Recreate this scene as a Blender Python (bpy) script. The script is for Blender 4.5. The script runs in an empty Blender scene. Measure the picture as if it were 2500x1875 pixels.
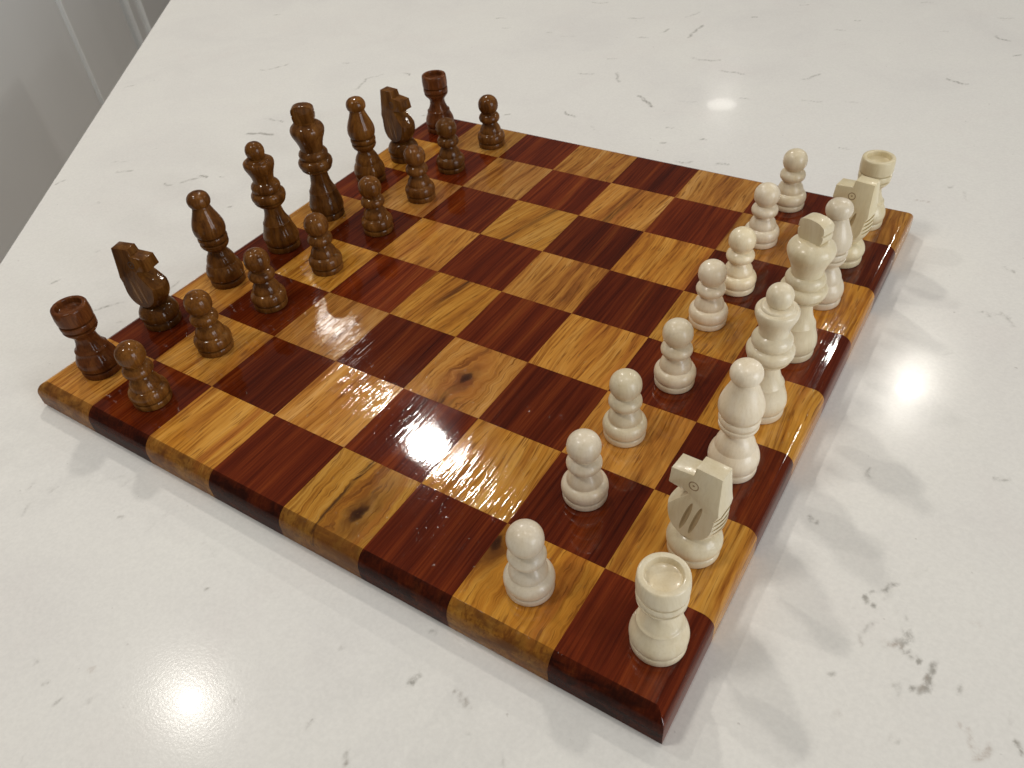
import bpy, bmesh, math, random
import numpy as np
from mathutils import Matrix, Vector

random.seed(7)
rng = np.random.default_rng(7)
S = 0.05                      # one chess square in metres; geometry below is written in squares
scene = bpy.context.scene
col = scene.collection
PI = math.pi

# ------------------------------------------------------------------ camera
cam_d = bpy.data.cameras.new('camera')
cam = bpy.data.objects.new('camera', cam_d)
col.objects.link(cam)
cam_d.sensor_fit = 'HORIZONTAL'
cam_d.sensor_width = 36.0
cam_d.lens = 1945.21 / 2500.0 * 36.0
cam_d.clip_start = 0.005
cam_d.clip_end = 100.0
CP = Vector((8.8332, -2.55518, 5.86484))
RR = ((0.84299286, 0.53228938, -0.07765986),
      (0.31288664, -0.60262945, -0.73412513),
      (-0.43756712, 0.59456351, -0.67455856))
mw = Matrix.Identity(4)
for r in range(3):
    mw[r][0] = RR[0][r]
    mw[r][1] = -RR[1][r]
    mw[r][2] = -RR[2][r]
    mw[r][3] = CP[r] * S
cam.matrix_world = mw
cam_d.dof.use_dof = True
cam_d.dof.focus_distance = 7.4 * S
cam_d.dof.aperture_fstop = 36.0
scene.camera = cam

# ------------------------------------------------------------------ ambient and lamps
world = bpy.data.worlds.new('World')
scene.world = world
world.use_nodes = True
bgn = world.node_tree.nodes['Background']
bgn.inputs[0].default_value = (1.0, 0.98, 0.94, 1)
bgn.inputs[1].default_value = 0.115

H = 30.0
def disk_lamp(x, y, watts, rad=1.3, colr=(1.0, 0.948, 0.872)):  # serves the ceiling lights and the fill lamps added below
    l = bpy.data.lights.new('ceiling_or_fill_lamp', 'AREA')
    l.shape = 'DISK'
    l.size = 2 * rad * S
    l.energy = watts
    l.color = colr
    o = bpy.data.objects.new('ceiling_or_fill_lamp', l)
    o.location = (x * S, y * S, H * S)
    col.objects.link(o)
disk_lamp(-6.5, -10.5, 7.8, 2.7)
disk_lamp(8.0, 3.0, 2.6, 2.2)  # added fill lamp overhead, its reflection stays out of frame
disk_lamp(21.0, 9.0, 1.4, 2.0)  # second unseen fill, makes up for the weak ambient
disk_lamp(-16.7, 2.9, 3.8, 0.5)
disk_lamp(-16.1, 21.9, 10.5, 1.1)
disk_lamp(8.0, 41.0, 5.2, 0.62)
disk_lamp(-18.4, 76.6, 0.6, 1.5)
disk_lamp(-29.9, 28.4, 1.3, 1.4)
disk_lamp(33.0, 41.0, 6.0, 1.5)  # unseen lamp added to brighten the far counter
disk_lamp(22.0, 60.0, 12.0, 1.5)  # likewise added, lifts the far end of the counter

# daylight from a tall two-leaf window at the right, seen as a pale streak on the brown bishops
for yy in (-11.5, 4.5):
    wl = bpy.data.lights.new('window_daylight', 'AREA')
    wl.shape = 'RECTANGLE'
    wl.size = 13 * S
    wl.size_y = 34 * S
    wl.energy = 26.0
    wl.color = (0.93, 0.96, 1.0)
    wo = bpy.data.objects.new('window_daylight', wl)
    wo.location = (64 * S, yy * S, 18 * S)
    wo.rotation_euler = (math.radians(90), 0, math.radians(90))
    col.objects.link(wo)

scene.view_settings.view_transform = 'Standard'
scene.view_settings.look = 'None'
scene.view_settings.gamma = 1.0
scene.view_settings.use_curve_mapping = False
scene.view_settings.exposure = 0.0
scene.cycles.max_bounces = 8
scene.cycles.diffuse_bounces = 4
scene.cycles.glossy_bounces = 4
scene.cycles.caustics_reflective = False
scene.cycles.caustics_refractive = False

# ------------------------------------------------------------------ node helpers
class NT:
    def __init__(s, name):
        s.m = bpy.data.materials.new(name)
        s.m.use_nodes = True
        s.t = s.m.node_tree
        s.b = s.t.nodes['Principled BSDF']
    def n(s, kind, **kw):
        x = s.t.nodes.new(kind)
        for k, v in kw.items():
            setattr(x, k, v)
        return x
    def put(s, sock, v):
        if isinstance(v, bpy.types.NodeSocket):
            s.t.links.new(v, sock)
        else:
            if sock.type == 'RGBA' and len(v) == 3:
                v = (*v, 1)
            sock.default_value = v
    def math(s, op, a, b=0.0, clamp=False, c=0.0):
        x = s.n('ShaderNodeMath', operation=op, use_clamp=clamp)
        s.put(x.inputs[0], a); s.put(x.inputs[1], b); s.put(x.inputs[2], c)
        return x.outputs[0]
    def vmath(s, op, a, b=(0, 0, 0)):
        x = s.n('ShaderNodeVectorMath', operation=op)
        s.put(x.inputs[0], a); s.put(x.inputs[1], b)
        return x.outputs[0]
    def noise(s, vec, scale=1.0, detail=2.0, rough=0.5, dist=0.0):
        x = s.n('ShaderNodeTexNoise')
        s.put(x.inputs['Vector'], vec); s.put(x.inputs['Scale'], scale)
        s.put(x.inputs['Detail'], detail); s.put(x.inputs['Roughness'], rough)
        s.put(x.inputs['Distortion'], dist)
        return x.outputs[0]
    def ramp(s, fac, stops, interp='LINEAR'):
        x = s.n('ShaderNodeValToRGB')
        x.color_ramp.interpolation = interp
        e = x.color_ramp.elements
        while len(e) < len(stops):
            e.new(0.5)
        for el, (p, c) in zip(e, stops):
            el.position = p
            el.color = (*c, 1) if len(c) == 3 else c
        s.put(x.inputs[0], fac)
        return x.outputs[0]
    def step(s, v, a, b, lo=0.0, hi=1.0):
        x = s.n('ShaderNodeMapRange', interpolation_type='SMOOTHSTEP')
        s.put(x.inputs[0], v); s.put(x.inputs[1], a); s.put(x.inputs[2], b)
        s.put(x.inputs[3], lo); s.put(x.inputs[4], hi)
        return x.outputs[0]
    def mix(s, fac, a, b, mode='MIX'):
        x = s.n('ShaderNodeMix', data_type='RGBA', blend_type=mode)
        s.put(x.inputs[0], fac); s.put(x.inputs[6], a); s.put(x.inputs[7], b)
        return x.outputs[2]
    def bump(s, h, strength, dist, normal=None):
        x = s.n('ShaderNodeBump')
        s.put(x.inputs['Strength'], strength); s.put(x.inputs['Distance'], dist)
        s.put(x.inputs['Height'], h)
        if normal is not None:
            s.put(x.inputs['Normal'], normal)
        return x.outputs[0]
    def set(s, **kw):
        for k, v in kw.items():
            s.put(s.b.inputs[k.replace('_', ' ')], v)
        return s.m

def local_coords(N):
    """object coordinates in squares, own offset per object (colour of the object = its dice)"""
    tc = N.n('ShaderNodeTexCoord').outputs['Object']
    p = N.vmath('MULTIPLY', tc, (1 / S, 1 / S, 1 / S))
    oi = N.n('ShaderNodeObjectInfo').outputs['Color']
    off = N.vmath('MULTIPLY', oi, (61.0, 87.0, 43.0))
    sep = N.n('ShaderNodeSeparateXYZ')
    N.put(sep.inputs[0], oi)
    return p, N.vmath('ADD', p, off), sep.outputs

# ------------------------------------------------------------------ materials
def board_wood(name, dark=False, knot=None, streak=None):
    """strip wood, grain along local Y; knot=(x, y, size) / streak=(slant, width) are marks of single blocks"""
    N = NT(name)
    p, q, dice = local_coords(N)
    sp = N.n('ShaderNodeSeparateXYZ'); N.put(sp.inputs[0], p)
    x, y = sp.outputs[0], sp.outputs[1]
    warp = N.noise(N.vmath('MULTIPLY', q, (1.6, 0.45, 1.2)), 1.0, 2.0)
    warp = N.math('MULTIPLY', N.math('SUBTRACT', warp, 0.5), 0.34 if not dark else 0.10)
    dx = warp
    core = None
    if knot:
        kx, ky, kr, kc = knot
        ex = N.math('SUBTRACT', x, kx); ey = N.math('SUBTRACT', y, ky)
        wob = N.math('MULTIPLY', N.math('SUBTRACT', N.noise(q, 5.0, 3.0), 0.5), 0.19)
        ex2 = N.math('ADD', ex, wob)
        r2 = N.math('ADD', N.math('POWER', N.math('DIVIDE', ex2, kr), 2.0),
                    N.math('POWER', N.math('DIVIDE', ey, kr * 2.1), 2.0))
        bend = N.math('MULTIPLY', ex, N.math('EXPONENT', N.math('MULTIPLY', r2, -0.32)))
        dx = N.math('SUBTRACT', dx, N.math('MULTIPLY', bend, 0.93))
        dx = N.math('ADD', dx, N.math('MULTIPLY', wob, 0.4))
        core = r2
    if streak:
        slant = streak[0]
        dx = N.math('SUBTRACT', dx, N.math('MULTIPLY', y, slant))
    cx = N.n('ShaderNodeCombineXYZ'); N.put(cx.inputs[0], dx)
    g = N.vmath('ADD', q, cx.outputs[0])
    if not dark:
        bands = N.noise(N.vmath('MULTIPLY', g, (5.6, 0.36, 4.0)), 1.0, 5.0, 0.68)
        c = N.ramp(bands, [(0.27, (0.12, 0.036, 0.007)), (0.37, (0.27, 0.094, 0.015)), (0.46, (0.41, 0.168, 0.025)),
                           (0.56, (0.475, 0.220, 0.039)), (0.72, (0.57, 0.305, 0.082))])
        red = N.noise(N.vmath('MULTIPLY', g, (4.2, 0.24, 3.0)), 1.0, 3.0)
        c = N.mix(N.step(red, 0.56, 0.70, 0.0, 0.55), c, (0.29, 0.080, 0.018))
        fib = N.noise(N.vmath('MULTIPLY', g, (34.0, 1.1, 20.0)), 1.0, 3.0, 0.6)
        c = N.mix(1.0, c, N.ramp(fib, [(0.25, (0.50, 0.38, 0.25)), (0.48, (1, 1, 1)), (0.75, (1.2, 1.25, 1.25))]), 'MULTIPLY')
        pore = N.noise(N.vmath('MULTIPLY', g, (46.0, 3.2, 30.0)), 1.0, 1.0)
        c = N.mix(N.step(pore, 0.60, 0.70, 0.0, 0.62), c, (0.13, 0.038, 0.006))
        tint = N.math('ADD', N.math('MULTIPLY', dice[1], 0.32), 0.80)
        tc = N.n('ShaderNodeCombineXYZ')
        N.put(tc.inputs[0], tint); N.put(tc.inputs[1], N.math('ADD', N.math('MULTIPLY', tint, 0.8), 0.19)); N.put(tc.inputs[2], N.math('ADD', N.math('MULTIPLY', dice[2], 0.5), 0.75))
        c = N.mix(1.0, c, tc.outputs[0], 'MULTIPLY')
    else:
        bands = N.noise(N.vmath('MULTIPLY', g, (5.0, 0.16, 3.0)), 1.0, 3.0, 0.6)
        c = N.ramp(bands, [(0.28, (0.056, 0.0072, 0.0020)), (0.48, (0.094, 0.0126, 0.0028)),
                           (0.60, (0.126, 0.0200, 0.0040)), (0.76, (0.185, 0.043, 0.0080))])
        fib = N.noise(N.vmath('MULTIPLY', g, (40.0, 0.9, 22.0)), 1.0, 3.0, 0.6)
        c = N.mix(1.0, c, N.ramp(fib, [(0.25, (0.50, 0.44, 0.40)), (0.5, (1, 1, 1)), (0.78, (1.6, 2.0, 1.8))]), 'MULTIPLY')
        tint = N.math('ADD', N.math('MULTIPLY', dice[1], 0.45), 0.78)
        tc = N.n('ShaderNodeCombineXYZ')
        for i in range(3):
            N.put(tc.inputs[i], tint)
        c = N.mix(1.0, c, tc.outputs[0], 'MULTIPLY')
        pore = fib
    gn = N.n('ShaderNodeTexCoord').outputs['Normal']
    gs = N.n('ShaderNodeSeparateXYZ'); N.put(gs.inputs[0], gn)
    endg = N.step(N.math('ABSOLUTE', gs.outputs[1]), 0.12, 0.5)
    gr = N.noise(N.vmath('MULTIPLY', g, (3.0, 3.0, 9.0)), 1.0, 3.0, 0.6, 1.0)
    c = N.mix(N.math('MULTIPLY', endg, N.step(gr, 0.35, 0.7, 0.55, 0.92)), c, (0.012, 0.0032, 0.0022) if dark else (0.105, 0.038, 0.009))
    if knot:
        rings = N.math('SINE', N.math('MULTIPLY', N.math('SQRT', core), 9.0))
        halo = N.math('EXPONENT', N.math('MULTIPLY', core, -0.55))
        hn = N.noise(N.vmath('MULTIPLY', g, (9.0, 2.0, 6.0)), 1.0, 3.0)
        c = N.mix(N.math('MULTIPLY', halo, N.step(hn, 0.36, 0.60, 0.15, 0.95)), c, kc)
        cen = N.math('EXPONENT', N.math('MULTIPLY', core, -2.2))
        c = N.mix(N.math('MULTIPLY', cen, N.step(rings, -0.7, 0.6, 0.55, 1.0)), c, (0.035, 0.011, 0.004))
        if len(knot) > 0 and streak:
            pass
    if streak:
        ln = N.math('SUBTRACT', x, N.math('MULTIPLY', y, streak[0]))
        ln = N.math('ADD', N.math('SUBTRACT', ln, streak[2]), N.math('MULTIPLY', warp, 0.6))
        w = N.math('DIVIDE', ln, streak[1])
        near = N.math('EXPONENT', N.math('MULTIPLY', N.math('POWER', w, 2.0), -1.0))
        sn = N.noise(N.vmath('MULTIPLY', g, (14.0, 0.6, 9.0)), 1.0, 3.0)
        c = N.mix(N.math('MULTIPLY', near, N.step(sn, 0.40, 0.60, 0.0, 0.92)), c, (0.050, 0.018, 0.007))
    # varnish: brushed film following the grain, with tiny pimples
    spk = N.noise(p, 26.0, 2.0, 0.6)
    pim = N.noise(q, 58.0, 1.0)
    film = N.noise(N.vmath('MULTIPLY', q, (40.0, 3.2, 20.0)), 1.0, 1.0, 0.55)
    film = N.math('ADD', N.step(film, 0.36, 0.64), N.math('MULTIPLY', N.noise(N.vmath('MULTIPLY', q, (15.0, 1.4, 10.0)), 1.0, 2.0), 0.9))
    if dark:
        h = N.math('ADD', N.math('MULTIPLY', film, 0.75), N.math('MULTIPLY', pim, 0.30))
        h = N.math('ADD', h, N.math('MULTIPLY', N.step(pim, 0.70, 0.80), 1.0))
        k = 0.30
    else:
        h = N.math('ADD', N.math('MULTIPLY', film, 1.0), N.math('MULTIPLY', pim, 0.42))
        h = N.math('ADD', h, N.math('MULTIPLY', N.step(pim, 0.66, 0.78), 1.0))
        k = 0.58
    h = N.math('ADD', h, N.math('MULTIPLY', N.noise(p, 4.0, 1.0), 1.6 if not dark else 3.0))
    patch = N.noise(q, 1.3, 2.0)
    k = N.math('MULTIPLY', N.step(patch, 0.30, 0.70, 0.45, 1.25), k)
    nrm = N.bump(h, k, 0.0010 * S)
    soft = N.bump(fib, 0.3, 0.0016 * S)
    return N.set(Base_Color=c, Roughness=0.5, Normal=soft, Specular_IOR_Level=0.0,
                 Coat_Weight=N.math('SUBTRACT', 0.72 if dark else 0.85, N.math('MULTIPLY', endg, 0.42)), Coat_Roughness=N.step(patch, 0.25, 0.75, 0.03, 0.07), Coat_IOR=1.5, Coat_Normal=nrm)

def piece_wood(name, stops, fibre, rough, coat, coat_r, spec=0.5, ringbump=0.25, spots=None):
    N = NT(name)
    p, q, dice = local_coords(N)
    warp = N.noise(q, 3.0, 2.0)
    cx = N.n('ShaderNodeCombineXYZ')
    N.put(cx.inputs[0], N.math('MULTIPLY', N.math('SUBTRACT', warp, 0.5), 0.14))
    g = N.vmath('ADD', q, cx.outputs[0])
    bands = N.noise(N.vmath('MULTIPLY', g, (9.0, 9.0, 1.3)), 1.0, 3.0, 0.6)
    c = N.ramp(bands, stops)
    fib = N.noise(N.vmath('MULTIPLY', g, (60.0, 60.0, 4.0)), 1.0, 2.0, 0.6)
    c = N.mix(1.0, c, N.ramp(fib, fibre), 'MULTIPLY')
    mott = N.noise(q, 2.2, 3.0, 0.6)
    c = N.mix(N.step(mott, 0.45, 0.75, 0.0, 0.20), c, stops[0][1])
    if spots:
        sp = N.noise(q, 7.0, 4.0, 0.65)
        c = N.mix(N.step(sp, 0.66, 0.80, 0.0, spots[0]), c, spots[1])
    tint = N.math('ADD', N.math('MULTIPLY', dice[1], 0.32), 0.84)
    tc = N.n('ShaderNodeCombineXYZ')
    N.put(tc.inputs[0], tint)
    N.put(tc.inputs[1], tint)
    N.put(tc.inputs[2], N.math('MULTIPLY', tint, N.math('ADD', N.math('MULTIPLY', dice[2], 0.2), 0.9)))
    c = N.mix(1.0, c, tc.outputs[0], 'MULTIPLY')
    turn = N.noise(N.vmath('MULTIPLY', p, (2.0, 2.0, 46.0)), 1.0, 2.0)
    h = N.math('ADD', N.math('MULTIPLY', turn, ringbump), N.math('MULTIPLY', N.noise(q, 9.0, 3.0), 1.0))
    nrm = N.bump(h, 0.35, 0.006 * S)
    return N.set(Base_Color=c, Roughness=rough, Specular_IOR_Level=spec, Normal=nrm,
                 Coat_Weight=coat, Coat_Roughness=coat_r, Coat_Normal=nrm)

M_light = board_wood('golden_strip_wood')
M_dark = board_wood('red_brown_strip_wood', dark=True)
M_knotA = board_wood('golden_wood_black_knot', knot=(0.02, -0.04, 0.13, (0.30, 0.085, 0.018)), streak=(0.02, 0.10, 0.05))
M_knotB = board_wood('golden_wood_round_knot', knot=(0.21, -0.09, 0.155, (0.15, 0.052, 0.011)), streak=(-0.06, 0.022, -0.10))
M_knotC = board_wood('golden_wood_edge_knot', knot=(-0.47, 0.27, 0.12, (0.16, 0.055, 0.012)))
M_diaA = board_wood('golden_wood_diagonal_streak', streak=(0.10, 0.05, -0.07))
M_diaB = board_wood('golden_wood_slanted_streak', streak=(0.26, 0.05, 0.0))
M_diaC = board_wood('golden_wood_faint_streak', streak=(0.10, 0.05, -0.05))

M_brown = piece_wood('stained_brown_wood',
    [(0.30, (0.066, 0.022, 0.0043)), (0.50, (0.128, 0.047, 0.0088)), (0.72, (0.20, 0.083, 0.018))],
    [(0.25, (0.62, 0.60, 0.58)), (0.5, (1, 1, 1)), (0.75, (1.2, 1.2, 1.2))], 0.5, 0.42, 0.07, 0.03)
M_redbrown = piece_wood('stained_red_brown_wood',
    [(0.30, (0.060, 0.0165, 0.0050)), (0.50, (0.112, 0.033, 0.0090)), (0.72, (0.16, 0.054, 0.0145))],
    [(0.25, (0.62, 0.60, 0.58)), (0.5, (1, 1, 1)), (0.75, (1.2, 1.2, 1.2))], 0.5, 0.38, 0.10, 0.03)
M_groove_brown = piece_wood('stain_filled_line',
    [(0.3, (0.020, 0.008, 0.003)), (0.5, (0.03, 0.012, 0.005)), (0.7, (0.04, 0.016, 0.006))],
    [(0.3, (0.9, 0.9, 0.9)), (0.5, (1, 1, 1)), (0.7, (1, 1, 1))], 0.5, 0.2, 0.2)
CREAM = [(0.30, (0.75, 0.635, 0.42)), (0.50, (0.80, 0.695, 0.49)), (0.72, (0.82, 0.73, 0.545))]
M_cream = piece_wood('pale_cream_wood', CREAM,
    [(0.25, (0.93, 0.91, 0.88)), (0.5, (1, 1, 1)), (0.75, (1.02, 1.02, 1.02))], 0.42, 0.35, 0.16, ringbump=0.7,
    spots=(0.12, (0.45, 0.39, 0.32)))
M_groove_cream = piece_wood('scorched_line',
    [(0.3, (0.26, 0.17, 0.09)), (0.5, (0.34, 0.23, 0.125)), (0.7, (0.42, 0.30, 0.18))],
    [(0.3, (0.9, 0.9, 0.9)), (0.5, (1, 1, 1)), (0.7, (1, 1, 1))], 0.6, 0.0, 0.2)

M_carved_cream = piece_wood('raw_carved_cream', [(0.3, (0.50, 0.38, 0.22)), (0.5, (0.57, 0.44, 0.26)), (0.7, (0.62, 0.49, 0.31))],
    [(0.3, (0.9, 0.9, 0.9)), (0.5, (1, 1, 1)), (0.7, (1, 1, 1))], 0.6, 0.0, 0.2)
M_carved_brown = piece_wood('worn_carved_brown', [(0.3, (0.16, 0.07, 0.018)), (0.5, (0.22, 0.10, 0.028)), (0.7, (0.27, 0.135, 0.04))],
    [(0.3, (0.9, 0.9, 0.9)), (0.5, (1, 1, 1)), (0.7, (1, 1, 1))], 0.5, 0.2, 0.2)

# white speckled quartz
N = NT('white_quartz')
tc = N.n('ShaderNodeTexCoord').outputs['Object']
p = N.vmath('MULTIPLY', tc, (1 / S, 1 / S, 1 / S))
cloud = N.noise(p, 0.42, 4.0, 0.6, 0.6)
c = N.ramp(cloud, [(0.30, (0.742, 0.727, 0.698)), (0.48, (0.775, 0.762, 0.727)), (0.70, (0.795, 0.784, 0.742))])
c2 = N.noise(N.vmath('ADD', p, (40, 3, 0)), 0.8, 3.0, 0.6, 0.5)
c = N.mix(N.step(c2, 0.52, 0.72, 0.0, 0.22), c, (0.745, 0.705, 0.675))
grain = N.noise(p, 30.0, 2.0)
c = N.mix(1.0, c, N.ramp(grain, [(0.3, (0.965, 0.965, 0.965)), (0.7, (1.03, 1.03, 1.03))]), 'MULTIPLY')
at = N.n('ShaderNodeAttribute', attribute_name='fleck')
sepc = N.n('ShaderNodeSeparateColor'); N.put(sepc.inputs[0], at.outputs['Color'])
nz = N.noise(p, 11.0, 4.0, 0.7, 0.4)
nz = N.step(nz, 0.30, 0.70, 0.30, 1.1)
mk = N.math('MULTIPLY', sepc.outputs[0], nz)
c = N.mix(N.step(mk, 0.06, 1.5, 0.0, 0.80), c, (0.30, 0.285, 0.255))
mk2 = N.math('MULTIPLY', sepc.outputs[1], nz)
c = N.mix(N.step(mk2, 0.10, 1.6, 0.0, 0.65), c, (0.36, 0.25, 0.18))
# scattered pin-prick specks and faint wisps everywhere
pin = N.noise(p, 5.5, 1.0)
pin2 = N.noise(N.vmath('ADD', p, (9, 5, 2)), 17.0, 1.0)
c = N.mix(N.math('MULTIPLY', N.step(pin, 0.60, 0.68), N.step(pin2, 0.70, 0.78, 0.0, 0.4)), c, (0.28, 0.25, 0.22))
wz = N.noise(N.vmath('MULTIPLY', N.vmath('ADD', p, (3, 7, 0)), (1.0, 2.2, 1.0)), 1.0, 5.0, 0.7, 1.2)
c = N.mix(N.step(wz, 0.66, 0.86, 0.0, 0.16), c, (0.42, 0.38, 0.34))
orange = N.bump(N.noise(p, 42.0, 2.0), 0.10, 0.004 * S)
M_quartz = N.set(Base_Color=c, Roughness=0.16, Specular_IOR_Level=0.17, Normal=orange,
                 Coat_Weight=0.14, Coat_Roughness=0.03, Coat_IOR=1.45)

N = NT('painted_white_cabinet')
tc = N.n('ShaderNodeTexCoord').outputs['Object']
c = N.ramp(N.noise(tc, 3.0, 3.0), [(0.3, (0.86, 0.885, 0.89)), (0.7, (0.89, 0.915, 0.92))])
M_cab = N.set(Base_Color=c, Roughness=0.38, Normal=N.bump(N.noise(tc, 300.0, 2.0), 0.05, 0.0005))
N = NT('floor_boards')
tc = N.n('ShaderNodeTexCoord').outputs['Object']
c = N.ramp(N.noise(N.vmath('MULTIPLY', tc, (12.0, 1.2, 1.0)), 1.0, 4.0), [(0.3, (0.26, 0.19, 0.13)), (0.7, (0.38, 0.29, 0.20))])
M_floor = N.set(Base_Color=c, Roughness=0.45)

# ------------------------------------------------------------------ object helpers
def link(name, me, mat=None, parent=None):
    o = bpy.data.objects.new(name, me)
    if mat and not me.materials:
        me.materials.append(mat)
    if parent:
        o.parent = parent
    col.objects.link(o)
    return o
def thing(name, label, cat, loc=(0, 0, 0), rot=0.0, group=None):
    o = bpy.data.objects.new(name, None)
    o.empty_display_size = 0.01
    o.location = [v * S for v in loc]
    o.rotation_euler = (0, 0, rot)
    o['label'] = label
    o['category'] = cat
    if group:
        o['group'] = group
    col.objects.link(o)
    return o
def mesh(name, verts, faces, sharp=None):
    me = bpy.data.meshes.new(name)
    me.from_pydata([tuple(S * c for c in v) for v in verts], [], faces)
    me.update()
    if sharp is not None:
        me.polygons.foreach_set('use_smooth', [True] * len(me.polygons))
        me.set_sharp_from_angle(angle=math.radians(sharp))
    return me
def recalc(me):
    bm = bmesh.new(); bm.from_mesh(me)
    bmesh.ops.recalc_face_normals(bm, faces=bm.faces)
    bm.to_mesh(me); bm.free()

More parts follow.
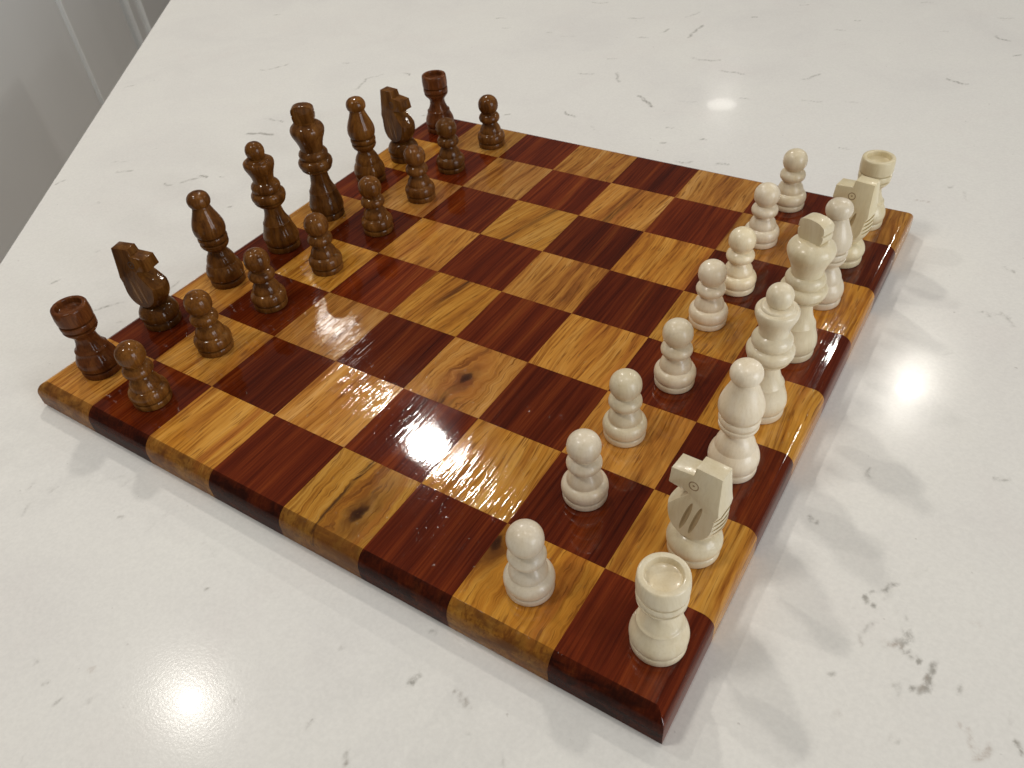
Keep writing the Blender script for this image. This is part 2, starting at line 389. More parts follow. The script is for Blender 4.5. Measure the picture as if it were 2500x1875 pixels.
# ------------------------------------------------------------------ countertop
P0 = np.array([-6.5362, 5.22296]); EV = np.array([-0.62885, 0.77753]); NV = np.array([0.77753, 0.62885])
ZC = -0.352
FLECKS = [
(0.68,14.36,0.98,14.47,1.0,0.0), (1.72,13.76,1.79,14.04,1.0,0.0), (2.38,13.71,2.39,14.48,1.0,0.0), (2.86,12.71,3.43,12.78,1.0,0.0), (3.63,12.3,4.09,12.31,1.2,0.0),
(5.18,12.45,5.36,12.81,1.0,0.0), (7.45,13.37,7.8,13.25,1.4,0.0), (2.69,10.69,3.11,10.35,1.4,0.0), (1.76,9.55,2.02,9.45,1.2,0.0), (1.82,11.52,2.06,11.12,1.0,0.0),
(1.15,11.21,1.42,11.31,1.0,0.0), (1.33,12.09,1.47,12.14,1.0,0.0), (1.39,13.36,1.58,13.43,1.0,0.0), (3.18,15.29,3.26,15.32,1.8,0.0), (3.48,10.75,3.76,10.86,0.6,0.0),
(5.42,11.59,5.74,11.64,0.7,0.0), (6.11,11.78,6.34,11.82,0.6,0.0), (4.41,11.23,4.56,11.29,1.0,0.0), (3.69,9.67,3.8,9.71,1.0,0.0), (4.39,9.49,4.47,9.52,1.3,0.0),
(3.84,9.12,3.92,9.16,1.3,0.0), (4.35,8.61,4.56,8.7,0.9,0.0), (4.95,8.78,5.12,8.86,1.2,0.0), (6.5,10.05,6.63,10.1,1.0,0.0), (7.86,15.74,8.12,15.56,1.2,0.0),
(8.31,14.85,8.42,14.9,1.3,0.0), (7.77,16.77,8.02,16.86,1.0,0.0), (7.9,8.88,8.05,8.94,0.6,1.2), (8.2,9.46,8.27,9.5,1.0,0.0), (9.2,7.66,9.34,7.62,1.3,0.0),
(-0.62,12.96,-0.53,12.99,1.0,0.0), (-0.21,12.87,0.09,12.98,0.7,0.0), (-2.23,13.38,-2.01,13.45,1.0,0.0), (-1.74,12.88,-1.59,12.94,1.0,0.0), (-0.6,15.05,-0.27,15.15,1.0,0.0),
(1.83,14.83,1.99,15.22,0.8,0.0), (5.01,15.08,5.18,15.14,1.0,0.0), (6.8,15.64,7.01,15.71,0.7,0.0), (5.21,15.75,5.3,15.78,1.0,0.0), (6.19,17.25,6.41,17.33,0.8,0.0),
(8.43,9.41,8.52,9.17,0.6,0.0), (3.87,16.33,4.06,16.4,0.8,0.0), (2.47,9.24,2.58,9.11,0.6,0.0), (-7.82,11.73,-7.68,11.78,1.2,0.0), (-5.28,8.98,-5.06,9.38,0.9,0.0),
(-5.42,8.88,-5.31,8.93,1.0,0.0), (-3.44,7.1,-3.01,7.14,0.9,0.0), (-3.3,6.45,-2.8,6.62,1.5,0.0), (-7.65,7.0,-7.55,7.19,0.9,0.0), (-4.42,4.37,-4.19,4.53,1.0,0.0),
(-5.09,3.59,-5.04,3.75,1.0,0.0), (-3.24,4.45,-3.08,4.46,1.3,0.0), (-2.98,4.6,-2.8,4.88,1.1,0.0), (-2.84,4.91,-2.69,4.93,1.6,0.0), (-2.49,5.05,-2.41,5.08,1.0,0.0),
(-3.79,3.5,-3.75,3.52,1.0,0.0), (-1.54,4.38,-1.5,4.4,1.0,0.0), (-2.34,1.64,-2.29,1.76,0.9,0.0), (-7.66,8.35,-7.41,8.44,0.4,0.0), (-4.8,4.59,-4.57,4.75,0.6,0.0),
(-2.24,9.93,-2.09,9.88,1.2,0.0), (-2.67,8.81,-2.84,9.38,0.8,0.0), (-2.82,9.38,-2.64,9.69,0.9,0.0), (-0.63,8.4,-0.57,8.43,1.2,0.0), (0.8,9.01,0.87,9.08,0.9,0.0),
(-3.9,9.88,-3.78,9.93,1.0,0.0), (-1.05,1.69,-0.92,1.83,1.1,0.0), (-1.1,1.56,-1.04,1.7,1.3,0.0), (-1.15,1.5,-1.12,1.6,1.1,0.0), (-2.35,1.63,-2.31,1.72,1.2,0.0),
(-0.56,2.38,-0.63,2.55,1.0,0.0), (-0.59,1.51,-0.57,1.53,1.5,0.0), (-2.45,2.52,-2.42,2.53,1,0.0), (9.08,6.58,9.22,6.57,1.2,0.0), (9.2,6.56,9.31,6.64,0.9,0.0),
(9.32,6.67,9.41,6.65,1.2,0.0), (9.41,6.64,9.48,6.46,1.2,0.0), (8.89,5.62,9.0,5.67,0.6,0.0), (8.62,3.51,8.67,3.39,1.2,0.0), (9.69,3.95,9.78,3.97,1.7,0.0),
(8.31,2.66,8.37,2.61,1.7,0.0), (8.97,2.05,9.05,1.98,2.0,0.0), (9.0,2.12,9.11,2.18,1.3,0.0), (9.11,2.2,9.18,2.31,1.4,0.0), (9.1,2.11,9.16,2.15,1.2,0.0),
(8.87,1.89,8.93,1.92,0.7,0.0), (9.04,1.7,9.1,1.83,0.9,0.0), (8.99,1.65,9.06,1.58,0.7,0.5), (9.33,1.86,9.36,1.88,1.5,0.0), (9.21,1.66,9.33,1.73,1.2,1.4),
(9.3,1.73,9.38,1.83,2.0,0.0), (9.28,1.7,9.36,1.69,1.3,0.0), (9.39,1.68,9.49,1.67,2.0,0.0), (9.37,1.36,9.42,1.32,1.8,0.5), (9.58,1.44,9.59,1.68,2.0,0.0),
(9.54,1.41,9.59,1.57,1.5,0.8), (9.48,1.39,9.58,1.44,1.8,0.0), (9.03,0.89,9.07,0.91,0.9,1.0), (9.45,0.92,9.47,0.93,1.5,0.0), (9.84,1.26,9.89,1.24,0.6,1.0),
(9.91,1.24,10.01,1.13,0.7,1.2), (10.01,1.06,10.07,1.23,0.7,1.2), (10.24,1.35,10.28,1.28,1.7,0.5), (9.79,2.23,9.89,2.2,0.2,0.9), (9.8,1.56,9.81,1.57,1.8,0.0),
(8.92,1.2,8.94,1.21,1.5,0.0), (10.16,1.55,10.23,1.45,0.7,0.0), (9.22,2.04,9.32,2.0,0.9,0.0), (9.26,2.44,9.35,2.59,0.6,0.0), (9.42,1.43,9.5,1.57,0.35,0.0),
(3.47,-1.9,3.52,-1.88,0.2,1.5), (1.04,-0.92,1.01,-0.8,0.9,0.4), (1.3,-1.15,1.25,-1.01,0.8,0.0), (1.55,-0.53,1.85,-0.26,0.6,0.0), (1.93,-0.37,1.98,-0.19,0.7,0.0),
(3.71,-2.1,3.73,-2.05,1.2,0.0), (4.76,-1.42,4.84,-1.46,1.0,0.0), (5.99,-0.53,6.02,-0.47,1.6,0.6), (5.99,-0.57,6.01,-0.55,1.6,0.0), (6.37,-0.45,6.47,-0.47,1.1,0.6),
(6.44,-0.47,6.54,-0.48,1.3,0.8), (5.49,-1.27,5.51,-1.23,1.1,0.4), (5.91,-1.27,5.98,-1.34,1.2,0.4), (3.33,-0.43,3.51,-0.49,0.6,0.0), (3.75,-0.81,3.77,-0.8,1.8,0.0),
(2.29,-0.67,2.31,-0.66,1.8,0.0), (1.28,-0.79,1.3,-0.77,1.9,0.0), (5.9,-0.1,5.91,-0.09,1.7,0.0), (2.67,-0.63,2.68,-0.38,0.5,0.0), (3.49,-2.23,3.5,-2.22,1.5,0.0),
(3.22,-2.18,3.25,-2.16,1.3,0.0), (2.98,-2.1,3.0,-2.09,1.5,0.0), (5.27,-0.61,5.29,-0.6,1.2,0.0), (3.65,-2.66,3.72,-2.69,0.7,0.0), (6.98,-0.69,7.03,-0.74,0.7,0.0),
(6.63,-0.69,6.67,-0.66,0.7,0.0)
]
na = np.concatenate([[0.0, 0.012, 0.03], np.linspace(0.06, 20.0, 480), np.arange(21, 31.0, 1.0)])
ea = np.concatenate([np.arange(-26, -16, 1.0), np.linspace(-16, 10.5, 640), np.arange(11.5, 27.0, 1.0)])
A, E_ = np.meshgrid(na, ea, indexing='ij')
X = P0[0] + A * NV[0] + E_ * EV[0]
Y = P0[1] + A * NV[1] + E_ * EV[1]
Z = np.full_like(X, ZC)
Z[0, :] -= 0.03; Z[1, :] -= 0.009; Z[2, :] -= 0.0          # eased front edge
f0 = np.zeros_like(X); f1 = np.zeros_like(X)
for (ax, ay, bx, by, g, br) in FLECKS:
    g *= 1.35 if (ay > 8 or ax < -1.5) else (0.98 if ax > 8.5 else 1.0)
    m = np.where((X > min(ax, bx) - .5) & (X < max(ax, bx) + .5) & (Y > min(ay, by) - .5) & (Y < max(ay, by) + .5))
    px, py = X[m], Y[m]
    dx, dy = bx - ax, by - ay
    L = math.hypot(dx, dy) + 1e-6
    tx, ty = dx / L, dy / L
    al = (px - ax) * tx + (py - ay) * ty
    bow = random.uniform(-.12, .12) * L
    ac = -(px - ax) * ty + (py - ay) * tx - bow * (1 - ((2 * al / L) - 1) ** 2) - 0.012 * np.sin(al * 23 + ax * 9)
    wd = 0.022 + 0.020 * min(1.0, L)
    end = np.maximum(np.maximum(-al, al - L), 0)
    val = np.exp(-(ac / wd) ** 2) * np.exp(-(end / 0.03) ** 2)
    f0[m] = np.maximum(f0[m], g * val)
    f1[m] = np.maximum(f1[m], br * val)
ni, nj = X.shape
top = np.stack([X, Y, Z], -1).reshape(-1, 3)
idx = np.arange(ni * nj).reshape(ni, nj)
quads = np.stack([idx[:-1, :-1], idx[1:, :-1], idx[1:, 1:], idx[:-1, 1:]], -1).reshape(-1, 4)
# skirt and underside
ring = np.concatenate([idx[0, :], idx[1:, -1], idx[-1, -2::-1], idx[-2:0:-1, 0]])
low = top[ring].copy(); low[:, 2] = ZC - 0.6
base = len(top)
nr = len(ring)
k = np.arange(nr); k2 = (k + 1) % nr
sk = np.stack([ring[k], ring[k2], base + k2, base + k], -1)
verts = np.concatenate([top, low]) * S
# flip test so the top faces up
faces = np.concatenate([quads, sk])
me = bpy.data.meshes.new('countertop')
me.vertices.add(len(verts)); me.vertices.foreach_set('co', verts.astype(np.float32).ravel())
nq = len(faces)
me.loops.add(nq * 4 + nr)
me.loops.foreach_set('vertex_index', np.concatenate([faces[:, ::1].ravel(), base + k]).astype(np.int32))
me.polygons.add(nq + 1)
me.polygons.foreach_set('loop_start', np.concatenate([np.arange(nq) * 4, [nq * 4]]).astype(np.int32))
me.polygons.foreach_set('loop_total', np.concatenate([np.full(nq, 4), [nr]]).astype(np.int32))
me.update(calc_edges=True)
at = me.color_attributes.new('fleck', 'FLOAT_COLOR', 'POINT')
cv = np.zeros((len(verts), 4), np.float32); cv[:, 3] = 1
cv[:base, 0] = f0.ravel(); cv[:base, 1] = f1.ravel()
at.data.foreach_set('color', cv.ravel())
if me.polygons[5].normal.z < 0:
    me.flip_normals()
ct = link('countertop', me, M_quartz)
ct['label'] = 'white quartz countertop with grey flecks under the chess board'
ct['category'] = 'countertop'

# ------------------------------------------------------------------ floor and white cabinet beyond the counter edge
fl = mesh('floor', [(-90, -60, -18.4), (60, -60, -18.4), (60, 110, -18.4), (-90, 110, -18.4)], [(0, 1, 2, 3)])
fo = link('floor', fl, M_floor)
fo['kind'] = 'structure'

def box_mesh(name, x0, x1, y0, y1, z0, z1, bev=0.06):
    bm = bmesh.new()
    bmesh.ops.create_cube(bm, size=1.0)
    for v in bm.verts:
        v.co = Vector(((x0 + x1) / 2 + v.co.x * (x1 - x0), (y0 + y1) / 2 + v.co.y * (y1 - y0), (z0 + z1) / 2 + v.co.z * (z1 - z0))) * S
    bmesh.ops.bevel(bm, geom=bm.edges[:], offset=bev * S, segments=2, affect='EDGES', profile=0.7)
    m = bpy.data.meshes.new(name)
    bm.to_mesh(m); bm.free()
    return m
# local frame: x along the counter edge, +y away from the counter edge towards the cabinet
cab = thing('cabinet', 'tall white painted cabinet standing beyond the counter edge', 'cabinet')
Q = P0 - NV * 14.0
cab.matrix_world = Matrix(((EV[0], -NV[0], 0, Q[0] * S), (EV[1], -NV[1], 0, Q[1] * S), (0, 0, 1, 0), (0, 0, 0, 1)))
zb, zt = -18.0, 9.0
link('carcass', box_mesh('carcass', 3.0, 45.3, 0.34, 12.0, zb, zt, 0.01), M_cab, cab)
link('carcass', box_mesh('carcass', 46.35, 70.0, 0.34, 12.0, zb, zt, 0.01), M_cab, cab)
link('door', box_mesh('door', 3.2, 34.80, 0.0, 0.337, zb + 1, zt - .3, 0.05), M_cab, cab)
link('stile', box_mesh('stile', 35.60, 40.05, 0.05, 0.337, zb + 1, zt - .3, 0.05), M_cab, cab)
link('recessed_panel', box_mesh('recessed_panel', 40.053, 45.28, 0.26, 0.337, zb + 1, zt - .3, 0.01), M_cab, cab)
link('stile', box_mesh('stile', 46.37, 47.6, 0.05, 0.337, zb + 1, zt - .3, 0.05), M_cab, cab)
link('door', box_mesh('door', 48.9, 69.8, 0.0, 0.337, zb + 1, zt - .3, 0.05), M_cab, cab)

# ------------------------------------------------------------------ chess board of 64 wooden blocks
TH = 0.35
board = thing('chess_board', 'varnished chess board of golden and red brown wood squares', 'chess board')
RW = 0.122
def edge_profile(deg, n=9):
    """(distance from the rim, height) from the rim inwards; starts some degrees off level, so the top keeps an arris"""
    th0 = math.radians(deg)
    Rr = RW / (1 - math.sin(th0))
    pts = []
    for i in range(n):
        th = math.radians(90) + (th0 - math.radians(90)) * i / (n - 1)
        pts.append((Rr * (1 - math.sin(th)), -Rr * math.cos(th0) + Rr * math.cos(th)))
    return pts[:-1]
PROF = {'x0': edge_profile(12), 'x1': edge_profile(4), 'y0': edge_profile(20), 'y1': edge_profile(12)}
def axis_samples(lo_rim, hi_rim, ax):
    gap = 0.0004
    a = []
    if lo_rim:
        a += [(-0.5 + d, h) for d, h in PROF[ax + '0']] + [(-0.5 + RW, 0.0)]
    else:
        a += [(-0.5 + gap, 0.0)]
    a += [(0.0, 0.0)]
    b = []
    if hi_rim:
        b += [(0.5 - d, h) for d, h in PROF[ax + '1']] + [(0.5 - RW, 0.0)]
    else:
        b += [(0.5 - gap, 0.0)]
    return a + b[::-1]
block_cache = {}
def block_mesh(key, mat):
    ck = (key, mat.name)
    if ck in block_cache:
        return block_cache[ck]
    xs = axis_samples(key[0], key[1], 'x'); ys = axis_samples(key[2], key[3], 'y')
    nx, ny = len(xs), len(ys)
    V = [(x, y, min(hx, hy)) for x, hx in xs for y, hy in ys]
    F = []
    for i in range(nx - 1):
        for j in range(ny - 1):
            a, b, c, d = i * ny + j, (i + 1) * ny + j, (i + 1) * ny + j + 1, i * ny + j + 1
            za, zb_, zc, zd = V[a][2], V[b][2], V[c][2], V[d][2]
            planar = abs(za + zc - zb_ - zd) < 1e-6
            if planar:
                F.append((a, b, c, d))
            elif abs(zb_ - zd) < abs(za - zc):
                F += [(a, b, c), (a, c, d)]
            else:
                F += [(a, b, d), (b, c, d)]
    ringi = [i * ny for i in range(nx)] + [(nx - 1) * ny + j for j in range(1, ny)] + [i * ny + ny - 1 for i in range(nx - 2, -1, -1)] + [j for j in range(ny - 2, 0, -1)]
    b0 = len(V)
    V += [(V[i][0], V[i][1], -TH + 0.035) for i in ringi]
    b1 = len(V)
    V += [(V[i][0] * (0.972 if (key[0] or key[1]) else 1), V[i][1] * (0.972 if (key[2] or key[3]) else 1), -TH) for i in ringi]
    n = len(ringi)
    for t in range(n):
        u = (t + 1) % n
        F.append((ringi[u], ringi[t], b0 + t, b0 + u))
        F.append((b0 + u, b0 + t, b1 + t, b1 + u))
    F.append(tuple(b1 + t for t in range(n))[::-1])
    m = mesh('square_block', V, F, 13)
    m.materials.append(mat)
    block_cache[ck] = m
    return m
special = {(4, 2): (M_knotA, 'golden square with a black knot near its middle'),
           (4, 0): (M_knotB, 'golden square with a round brown knot'),
           (6, 0): (M_knotC, 'golden square with a small knot at its edge'),
           (4, 6): (M_diaA, 'golden square with a dark diagonal streak'),
           (3, 5): (M_diaB, 'golden square with a dark slanted streak'),
           (3, 3): (M_diaC, 'golden square with a faint dark streak')}
for i in range(8):
    for j in range(8):
        lightsq = (i + j) % 2 == 0
        mat = M_light if lightsq else M_dark
        lab = None
        if (i, j) in special:
            mat, lab = special[(i, j)]
        m = block_mesh((i == 0, i == 7, j == 0, j == 7), mat)
        o = link('light_square' if lightsq else 'dark_square', m, None, board)
        o.location = ((i + .5) * S, (j + .5) * S, 0)
        o.color = (rng.random(), rng.random(), rng.random(), 1)
        if lab:
            o['label'] = lab

# ------------------------------------------------------------------ turned pieces
def smooth_sections(prof, sub=4):
    """prof: list of (z, r); a string '|' keeps a crease there. Catmull-Rom between creases"""
    secs, cur = [], []
    for q in prof:
        if q == '|':
            secs.append(cur); cur = [cur[-1]]
        else:
            cur.append(q)
    secs.append(cur)
    out = []
    for s in secs:
        n = len(s)
        for i in range(n - 1):
            p0 = s[max(i - 1, 0)]; p1 = s[i]; p2 = s[i + 1]; p3 = s[min(i + 2, n - 1)]
            for t in range(sub):
                t = t / sub
                q = []
                for a in (0, 1):
                    q.append(0.5 * (2 * p1[a] + (p2[a] - p0[a]) * t + (2 * p0[a] - 5 * p1[a] + 4 * p2[a] - p3[a]) * t * t + (3 * p1[a] - p0[a] - 3 * p2[a] + p3[a]) * t ** 3))
                out.append(tuple(q))
        out.append(s[-1])
    res = []
    for q in out:
        if not res or abs(q[0] - res[-1][0]) + abs(q[1] - res[-1][1]) > 1e-5:
            res.append((q[0], max(q[1], 0.0)))
    return res
def lathe(name, prof, seg=56, sharp=38, sub=4):
    pr = smooth_sections(prof, sub)
    if pr[0][1] > 1e-4:
        pr = [(pr[0][0], 0.0)] + pr
    if pr[-1][1] > 1e-4:
        pr = pr + [(pr[-1][0], 0.0)]
    V, F, rings = [], [], []
    for z, r in pr:
        if r < 1e-4:
            rings.append([len(V)]); V.append((0, 0, z))
        else:
            rings.append(list(range(len(V), len(V) + seg)))
            for k in range(seg):
                a = 2 * PI * k / seg
                V.append((r * math.cos(a), r * math.sin(a), z))
    for A_, B_ in zip(rings[:-1], rings[1:]):
        for k in range(seg):
            k2 = (k + 1) % seg
            if len(A_) == 1 and len(B_) == 1:
                break
            if len(A_) == 1:
                F.append((A_[0], B_[k2], B_[k]))
            elif len(B_) == 1:
                F.append((A_[k], A_[k2], B_[0]))
            else:
                F.append((A_[k], A_[k2], B_[k2], B_[k]))
    return mesh(name, V, F, sharp)

foot_s = [(0.0, .196), (.006, .206), (.03, .212), (.062, .212), (.076, .206), '|', (.083, .199), (.087, .199)]
foot_b = [(0.0, .212), (.006, .222), (.035, .228), (.070, .227), (.084, .220), '|', (.092, .212), (.097, .212)]
foot_k = [(0.0, .216), (.006, .226), (.035, .231), (.072, .230), (.088, .224), '|', (.095, .217), (.100, .217)]

KIND = {}
KIND['pawn'] = [
    ('foot', foot_s),
    ('body', [(.087, .199), (.094, .209), (.12, .219), (.158, .220), (.192, .211), (.217, .193), (.231, .172), '|', (.237, .166), '|', (.244, .168), (.272, .165), (.308, .152), (.342, .131), (.370, .112), (.392, .101)]),
    ('collar', [(.392, .104), (.402, .132), (.420, .152), (.445, .163), (.472, .164), (.498, .155), (.522, .137), (.540, .116), '|', (.546, .108)]),
    ('head', [(.546, .108), '|', (.556, .112), (.580, .133), (.620, .151), (.668, .156), (.718, .149), (.762, .126), (.794, .090), (.812, .050), (.818, .018), (.8185, 0)]),
]
KIND['rook'] = [
    ('foot', foot_b),
    ('body', [(.097, .212), (.104, .224), (.13, .234), (.170, .236), (.215, .227), (.255, .211), (.29, .195), (.325, .186), (.345, .186), '|', (.352, .180), (.366, .164), (.40, .148), (.44, .133), (.48, .124), (.52, .121)]),
    ('cup', [(.52, .121), (.545, .132), (.575, .155), (.605, .180), (.628, .192), (.640, .194), '|', (.648, .186), (.656, .186), '|', (.662, .194), (.69, .199), (.715, .198), (.728, .194), '|', (.736, .186), (.744, .186), '|', (.750, .196), (.78, .201), (.84, .202), (.90, .198), (.925, .194), (.934, .187), '|', (.937, .178), (.938, .160), (.936, .150), '|', (.930, .145), (.900, .139), (.875, .134), '|', (.868, .118), (.858, .070), (.854, .0)]),
]
KIND['bishop'] = [
    ('foot', foot_b),
    ('body', [(.097, .212), (.104, .224), (.135, .236), (.185, .238), (.235, .228), (.275, .211), (.305, .193), '|', (.312, .189), (.345, .184), (.375, .175), (.41, .160), (.45, .136), (.485, .119), (.505, .116)]),
    ('collar', [(.505, .118), (.522, .136), (.545, .158), (.575, .176), (.600, .183), (.618, .181), '|', (.628, .170), (.634, .170), '|', (.641, .181), (.665, .188), (.690, .187), (.708, .180), '|', (.716, .171), (.722, .171)]),
    ('mitre', [(.722, .171), '|', (.732, .184), (.765, .198), (.81, .204), (.86, .200), (.91, .186), (.97, .163), (1.03, .138), (1.08, .119), (1.115, .111), (1.125, .108)]),
    ('knob', [(1.125, .108), '|', (1.131, .118), (1.150, .133), (1.185, .142), (1.220, .141), (1.255, .129), (1.285, .103), (1.303, .066), (1.310, .030), (1.312, 0)]),
]
KIND['queen'] = [
    ('foot', foot_k),
    ('stem', [(.100, .217), (.107, .229), (.14, .241), (.185, .242), (.235, .232), (.29, .214), (.34, .199), (.375, .191), (.402, .188), '|', (.410, .181), (.43, .170), (.47, .151), (.52, .134), (.58, .122), (.64, .117)]),
    ('collar', [(.64, .120), (.652, .142), (.675, .172), (.705, .198), (.728, .209), '|', (.735, .205), (.741, .205), '|', (.746, .211), (.770, .224), (.805, .228), (.835, .222), (.858, .203), (.870, .184), '|', (.875, .176), '|', (.882, .181), (.905, .191), (.940, .192), (.970, .180), (.992, .160), (1.005, .145), '|', (1.010, .139)]),
    ('crown', [(1.010, .139), (1.05, .141), (1.10, .152), (1.15, .170), (1.20, .190), (1.235, .199), (1.265, .200), (1.285, .194), (1.296, .180), '|', (1.299, .166), (1.303, .158), '|', (1.312, .155), (1.324, .143), (1.330, .124), '|', (1.336, .104)]),
    ('knob', [(1.336, .098), '|', (1.345, .102), (1.37, .113), (1.41, .122), (1.45, .121), (1.49, .107), (1.522, .078), (1.538, .045), (1.543, .018), (1.5435, 0)]),
]
KIND['king'] = [
    ('foot', foot_k),
    ('stem', [(.100, .217), (.107, .229), (.14, .241), (.19, .243), (.25, .233), (.31, .215), (.36, .202), (.395, .196), (.415, .194), '|', (.424, .187), (.445, .176), (.49, .157), (.54, .142), (.61, .131), (.69, .126)]),
    ('collar', [(.69, .128), (.702, .152), (.722, .182), (.748, .207), (.768, .217), '|', (.775, .213), (.781, .213), '|', (.786, .220), (.810, .235), (.845, .239), (.875, .232), (.898, .213), (.908, .196), '|', (.914, .187), '|', (.921, .191), (.945, .201), (.978, .202), (1.006, .190), (1.026, .172), '|', (1.034, .162)]),
    ('cup', [(1.034, .157), (1.07, .160), (1.12, .171), (1.18, .192), (1.235, .216), (1.285, .232), (1.325, .233), (1.36, .220), (1.385, .198), (1.402, .176), '|', (1.406, .170), (1.420, .148), (1.426, .122), '|', (1.43, .10)]),
]

def finial_mesh():
    """upright slab with rounded shoulders, notched at both narrow ends"""
    z0, z1 = 1.405, 1.668
    half = []
    prof = [(.092, z0), (.116, 1.425), (.140, 1.455), (.148, 1.500), (.147, 1.527), (.124, 1.538), (.147, 1.549), (.146, 1.590),
            (.140, 1.618), (.115, 1.640), (.075, 1.656), (.03, 1.663)]
    pts = [(x, z) for x, z in prof] + [(-x, z) for x, z in prof[::-1]]
    n = len(pts)
    bm = bmesh.new()
    t = 0.078
    fa = [bm.verts.new((x, -t, z)) for x, z in pts]
    fb = [bm.verts.new((x, t, z)) for x, z in pts]
    bm.faces.new(fa); bm.faces.new(fb[::-1])
    for i in range(n):
        j = (i + 1) % n
        bm.faces.new((fa[j], fa[i], fb[i], fb[j]))
    bmesh.ops.recalc_face_normals(bm, faces=bm.faces)
    rim = [e for e in bm.edges if abs(e.verts[0].co.y - e.verts[1].co.y) < 1e-6]
    bmesh.ops.bevel(bm, geom=rim, offset=0.011, segments=2, affect='EDGES', profile=0.6, clamp_overlap=True)
    for v in bm.verts:
        v.co *= S
    m = bpy.data.meshes.new('finial')
    bm.to_mesh(m); bm.free()
    m.polygons.foreach_set('use_smooth', [True] * len(m.polygons))
    m.set_sharp_from_angle(angle=math.radians(40))
    return m

def eval_bool(base_me, cutters):
    """apply boolean differences / intersections and give the resulting mesh"""
    o = bpy.data.objects.new('tmp', base_me); col.objects.link(o)
    tmp = []
    for me_, op, mx in cutters:
        c_ = bpy.data.objects.new('tmp', me_); col.objects.link(c_)
        c_.matrix_world = mx
        c_.location = c_.location
        md = o.modifiers.new('b', 'BOOLEAN'); md.operation = op; md.object = c_; md.solver = 'EXACT'
        tmp.append(c_)
    bpy.context.view_layer.update()
    dg = bpy.context.evaluated_depsgraph_get()
    r = bpy.data.meshes.new_from_object(o.evaluated_get(dg))
    for c_ in tmp:
        bpy.data.objects.remove(c_)
    bpy.data.objects.remove(o)
    return r

def horse_head():
    """nose towards +x; flat cheeks at y = -T and +T cut out of a turned blank"""
    T = lambda z: 0.078 + (1.105 - z) * 0.125
    out = [(-.205, 1.105), (.020, 1.105), (.030, 1.020), (.225, 1.000), (.232, .850), (.225, .842), (.062, .826), (.048, .812),
           (.085, .765), (.150, .690), (.205, .615), (.262, .560), (.262, .28), (-.262, .28), (-.262, .56), (-.238, .66), (-.222, .80)]
    bm = bmesh.new()
    fa = [bm.verts.new((x, -T(z), z)) for x, z in out]
    fb = [bm.verts.new((x, T(z), z)) for x, z in out]
    bm.faces.new(fa); bm.faces.new(fb[::-1])
    n = len(out)
    for i in range(n):
        j = (i + 1) % n
        bm.faces.new((fa[j], fa[i], fb[i], fb[j]))
    bmesh.ops.recalc_face_normals(bm, faces=bm.faces)
    rim = [e for e in bm.edges]
    bmesh.ops.bevel(bm, geom=rim, offset=0.009, segments=2, affect='EDGES', profile=0.5, clamp_overlap=True)
    for v in bm.verts:
        v.co *= S
    prism = bpy.data.meshes.new('prism'); bm.to_mesh(prism); bm.free()
    blank = lathe('blank', [(.300, .130), (.318, .146), (.35, .178), (.40, .212), (.46, .236), (.53, .247), (.60, .247), (.67, .250), (.74, .268), (.82, .290), (1.0, .30), (1.3, .30)], seg=64, sub=3)
    cut = [(blank, 'INTERSECT', Matrix.Identity(4))]
    tool = bmesh.new()
    def add_tool(me_, mx):
        b = bmesh.new(); b.from_mesh(me_); b.transform(mx)
        m_ = bpy.data.meshes.new('tool'); b.to_mesh(m_); b.free()
        tool.from_mesh(m_)
    # carved slits on each cheek and notches down the mane
    def lens(w, l, d):
        b = bmesh.new()
        bmesh.ops.create_uvsphere(b, u_segments=20, v_segments=12, radius=1.0)
        for v in b.verts:
            v.co = Vector((v.co.x * w, v.co.y * d, v.co.z * l)) * S
        m_ = bpy.data.meshes.new('lens'); b.to_mesh(m_); b.free()
        return m_
    le = lens(.024, .175, .018)
    slits = []
    for sy in (-1, 1):
        for xx in (.036, -.050):
            mx = Matrix.Translation(Vector((xx, sy * T(.565), .565)) * S) @ Matrix.Rotation(sy * math.atan(.125), 4, 'X') @ Matrix.Rotation(math.radians(-12), 4, 'Y')
            add_tool(le, mx)
            slits.append(mx.inverted())
    no = lens(.080, .012, .40)
    for zz in (.52, .575, .63, .685):
        mx = Matrix.Translation(Vector((-.262, 0, zz)) * S) @ Matrix.Rotation(math.radians(32), 4, 'Y')
        add_tool(no, mx)
    tm = bpy.data.meshes.new('tools'); tool.to_mesh(tm); tool.free()
    cut.append((tm, 'DIFFERENCE', Matrix.Identity(4)))
    r = eval_bool(prism, cut)
    for pl in r.polygons:
        for mi in slits:
            c_ = (mi @ pl.center) / S
            if (c_.x / .024) ** 2 + (c_.y / .018) ** 2 + (c_.z / .175) ** 2 < 1.12 and abs(pl.center.y) / S < T(pl.center.z / S) - .001:
                pl.material_index = 1
    r.polygons.foreach_set('use_smooth', [True] * len(r.polygons))
    r.set_sharp_from_angle(angle=math.radians(32))
    return r

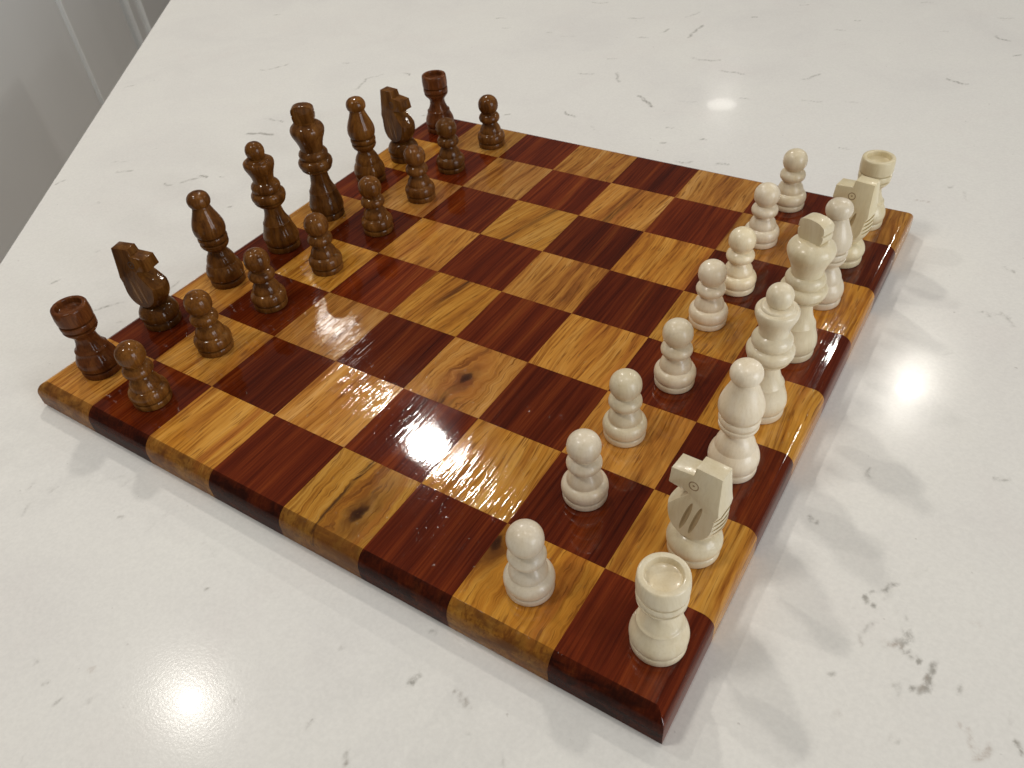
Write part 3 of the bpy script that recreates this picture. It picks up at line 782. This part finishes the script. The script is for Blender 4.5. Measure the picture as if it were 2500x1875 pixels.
def eye_mesh(sy):
    """a scribed ring with a dot, sunk almost flush into the cheek"""
    bm = bmesh.new()
    R0, r0 = 0.040, 0.0065
    nu, nv = 28, 8
    ringv = []
    for a in range(nu):
        A1 = 2 * PI * a / nu
        row = []
        for b in range(nv):
            B1 = 2 * PI * b / nv
            rr = R0 + r0 * math.cos(B1)
            row.append(bm.verts.new((0.015 + rr * math.cos(A1), sy * (0.0755 + (1.105 - .915 - rr * math.sin(A1)) * .125) + 0.0046 * math.sin(B1), .915 + rr * math.sin(A1))))
        ringv.append(row)
    for a in range(nu):
        for b in range(nv):
            bm.faces.new((ringv[a][b], ringv[(a + 1) % nu][b], ringv[(a + 1) % nu][(b + 1) % nv], ringv[a][(b + 1) % nv]))
    d = bmesh.ops.create_uvsphere(bm, u_segments=12, v_segments=8, radius=1.0)
    for v in d['verts']:
        v.co = Vector((0.015 + v.co.x * .012, sy * 0.0992 + v.co.y * .005, .915 + v.co.z * .012))
    bmesh.ops.recalc_face_normals(bm, faces=bm.faces)
    for v in bm.verts:
        v.co *= S
    m = bpy.data.meshes.new('eye'); bm.to_mesh(m); bm.free()
    m.polygons.foreach_set('use_smooth', [True] * len(m.polygons))
    return m

def deepen(parts, by=0.013):
    """grooves are the two-point runs between creases; sink them, also where the next part takes over"""
    low = {}
    for nm, pr in parts:
        for a, b, c_ in zip(pr, pr[1:], pr[2:]):
            if a == '|' and b != '|' and c_ != '|' and abs(b[1] - c_[1]) < 1e-6 and c_[0] - b[0] < .012:
                low[b] = (b[0], b[1] - by); low[c_] = (c_[0], c_[1] - by)
    return [(nm, [low.get(q, q) if q != '|' else q for q in pr]) for nm, pr in parts]
for kd in KIND:
    KIND[kd] = deepen(KIND[kd])
PARTS = {}
for kd, parts in KIND.items():
    PARTS[kd] = [(nm, lathe(nm, pr)) for nm, pr in parts]
PARTS['king'].append(('finial', finial_mesh()))
PARTS['knight'] = [
    ('foot', lathe('foot', foot_b)),
    ('body', lathe('body', [(.097, .212), (.104, .224), (.135, .238), (.175, .241), (.215, .232), (.255, .211), (.285, .184), (.303, .158), (.312, .138), (.318, .13)])),
    ('head', horse_head())]
EYES = [eye_mesh(-1), eye_mesh(1)]

def build_piece(kind, mat, groove, carved, name):
    """first piece of its kind and colour: an Empty that parents its parts"""
    t = thing(name, '', kind)
    for nm, me_ in PARTS[kind]:
        m2 = me_.copy()
        mi = np.zeros(len(m2.polygons), np.int32); m2.polygons.foreach_get('material_index', mi)
        m2.materials.clear(); m2.materials.append(mat)
        if mi.any():
            m2.materials.append(carved)
            m2.polygons.foreach_set('material_index', mi)
        o = link(nm, m2, None, t)
        if kind == 'knight' and nm == 'head':
            for ey in EYES:
                e2 = ey.copy(); e2.materials.append(groove)
                link('eye', e2, None, o)
    return t
def copy_piece(src, name):
    r = src.copy(); col.objects.link(r)
    for ch in list(src.children):
        c_ = ch.copy(); col.objects.link(c_); c_.parent = r
        for g_ in list(ch.children):
            d_ = g_.copy(); col.objects.link(d_); d_.parent = c_
    return r
protos = {}
def put(kind, shade, x, y, rot, label, group, lean=(0, 0)):
    key = (kind, shade)
    carved = M_carved_cream if shade == 'cream' else M_carved_brown
    mat, groove = {'brown': (M_brown, M_groove_brown), 'red': (M_redbrown, M_groove_brown), 'cream': (M_cream, M_groove_cream)}[shade]
    nm = kind
    if key not in protos:
        o = protos[key] = build_piece(kind, mat, groove, carved, nm)
    else:
        o = copy_piece(protos[key], nm)
    o.location = (x * S, y * S, 0.0006 * S)
    o.rotation_euler = (lean[0], lean[1], rot)
    o['label'] = label
    o['category'] = 'chess ' + kind
    o['group'] = group
    dice = (rng.random(), rng.random(), rng.random(), 1)
    for ch in o.children:
        ch.color = dice
        for g_ in ch.children:
            g_.color = dice
    return o
GB = 'brown pieces on the back row'
GBP = 'brown pawns'
GW = 'cream pieces on the back row'
GWP = 'cream pawns'
put('rook', 'red', .555, .598, .3, 'brown rook on the golden corner square at the left', GB)
put('knight', 'brown', .475, 1.57, .24, 'brown knight between the near brown rook and the near brown bishop', GB)
put('bishop', 'brown', .56, 2.597, 1.1, 'brown bishop on a golden square beside the brown queen', GB)
put('queen', 'brown', .648, 3.561, 2.0, 'brown queen with a ball on top on a dark square', GB)
put('king', 'brown', .657, 4.49, .60, 'tallest brown piece, the king, with a flat slab on top', GB)
put('bishop', 'brown', .564, 5.582, 4.2, 'brown bishop on a dark square beside the brown king', GB)
put('knight', 'brown', .60, 6.385, -.10, 'brown knight on a golden square beside the far brown rook', GB)
put('rook', 'red', .534, 7.476, 2.6, 'red brown rook on the dark corner square at the far end', GB)
put('pawn', 'brown', 1.563, .528, .2, 'brown pawn on the dark edge square in front of the near brown rook', GBP)
put('pawn', 'brown', 1.51, 1.518, 1.2, 'brown pawn in front of the near brown knight', GBP)
put('pawn', 'brown', 1.489, 2.468, 2.2, 'brown pawn on a dark square in front of the near brown bishop', GBP)
put('pawn', 'brown', 1.604, 3.412, 3.2, 'brown pawn in front of the brown queen', GBP)
put('pawn', 'brown', 1.620, 4.474, 4.4, 'brown pawn in front of the brown king', GBP)
put('pawn', 'brown', 1.629, 5.468, 5.2, 'brown pawn on a golden square in front of the far brown bishop', GBP)
put('pawn', 'brown', 1.526, 6.391, .9, 'brown pawn in front of the far brown knight', GBP)
put('pawn', 'brown', 1.659, 7.34, 2.9, 'brown pawn at the far board edge beside the red brown rook', GBP)
put('rook', 'cream', 7.681, .597, .4, 'cream rook on the dark corner square nearest the camera', GW)
put('knight', 'cream', 7.569, 1.562, PI - .11, 'cream knight beside the nearest cream rook', GW)
put('bishop', 'cream', 7.52, 2.603, 1.4, 'cream bishop on a dark square between cream knight and cream queen', GW)
put('queen', 'cream', 7.484, 3.467, .7, 'cream queen with a ball on top on a golden square', GW)
put('king', 'cream', 7.469, 4.497, -.38, 'tallest cream piece, the king, with a notched flat slab on top', GW)
put('bishop', 'cream', 7.468, 5.532, 3.4, 'cream bishop on a golden square half hidden behind the cream king', GW)
put('knight', 'cream', 7.46, 6.462, PI - .16, 'cream knight half hidden by the far cream bishop', GW)
put('rook', 'cream', 7.475, 7.404, 2.2, 'cream rook on the golden corner square at the far right', GW)
put('pawn', 'cream', 6.528, .533, .3, 'cream pawn on the edge square with a small knot, nearest the camera', GWP)
put('pawn', 'cream', 6.462, 1.634, 1.3, 'cream pawn on a dark square in front of the near cream knight', GWP)
put('pawn', 'cream', 6.433, 2.52, 2.3, 'cream pawn in front of the near cream bishop', GWP)
put('pawn', 'cream', 6.557, 3.453, 3.3, 'cream pawn in front of the cream queen', GWP)
put('pawn', 'cream', 6.472, 4.579, 4.3, 'cream pawn in front of the cream king', GWP)
put('pawn', 'cream', 6.529, 5.343, 5.3, 'cream pawn in front of the far cream bishop', GWP)
put('pawn', 'cream', 6.44, 6.429, .8, 'cream pawn in front of the far cream knight', GWP)
put('pawn', 'cream', 6.47, 7.43, 1.9, 'cream pawn at the far board edge beside the far cream rook', GWP)
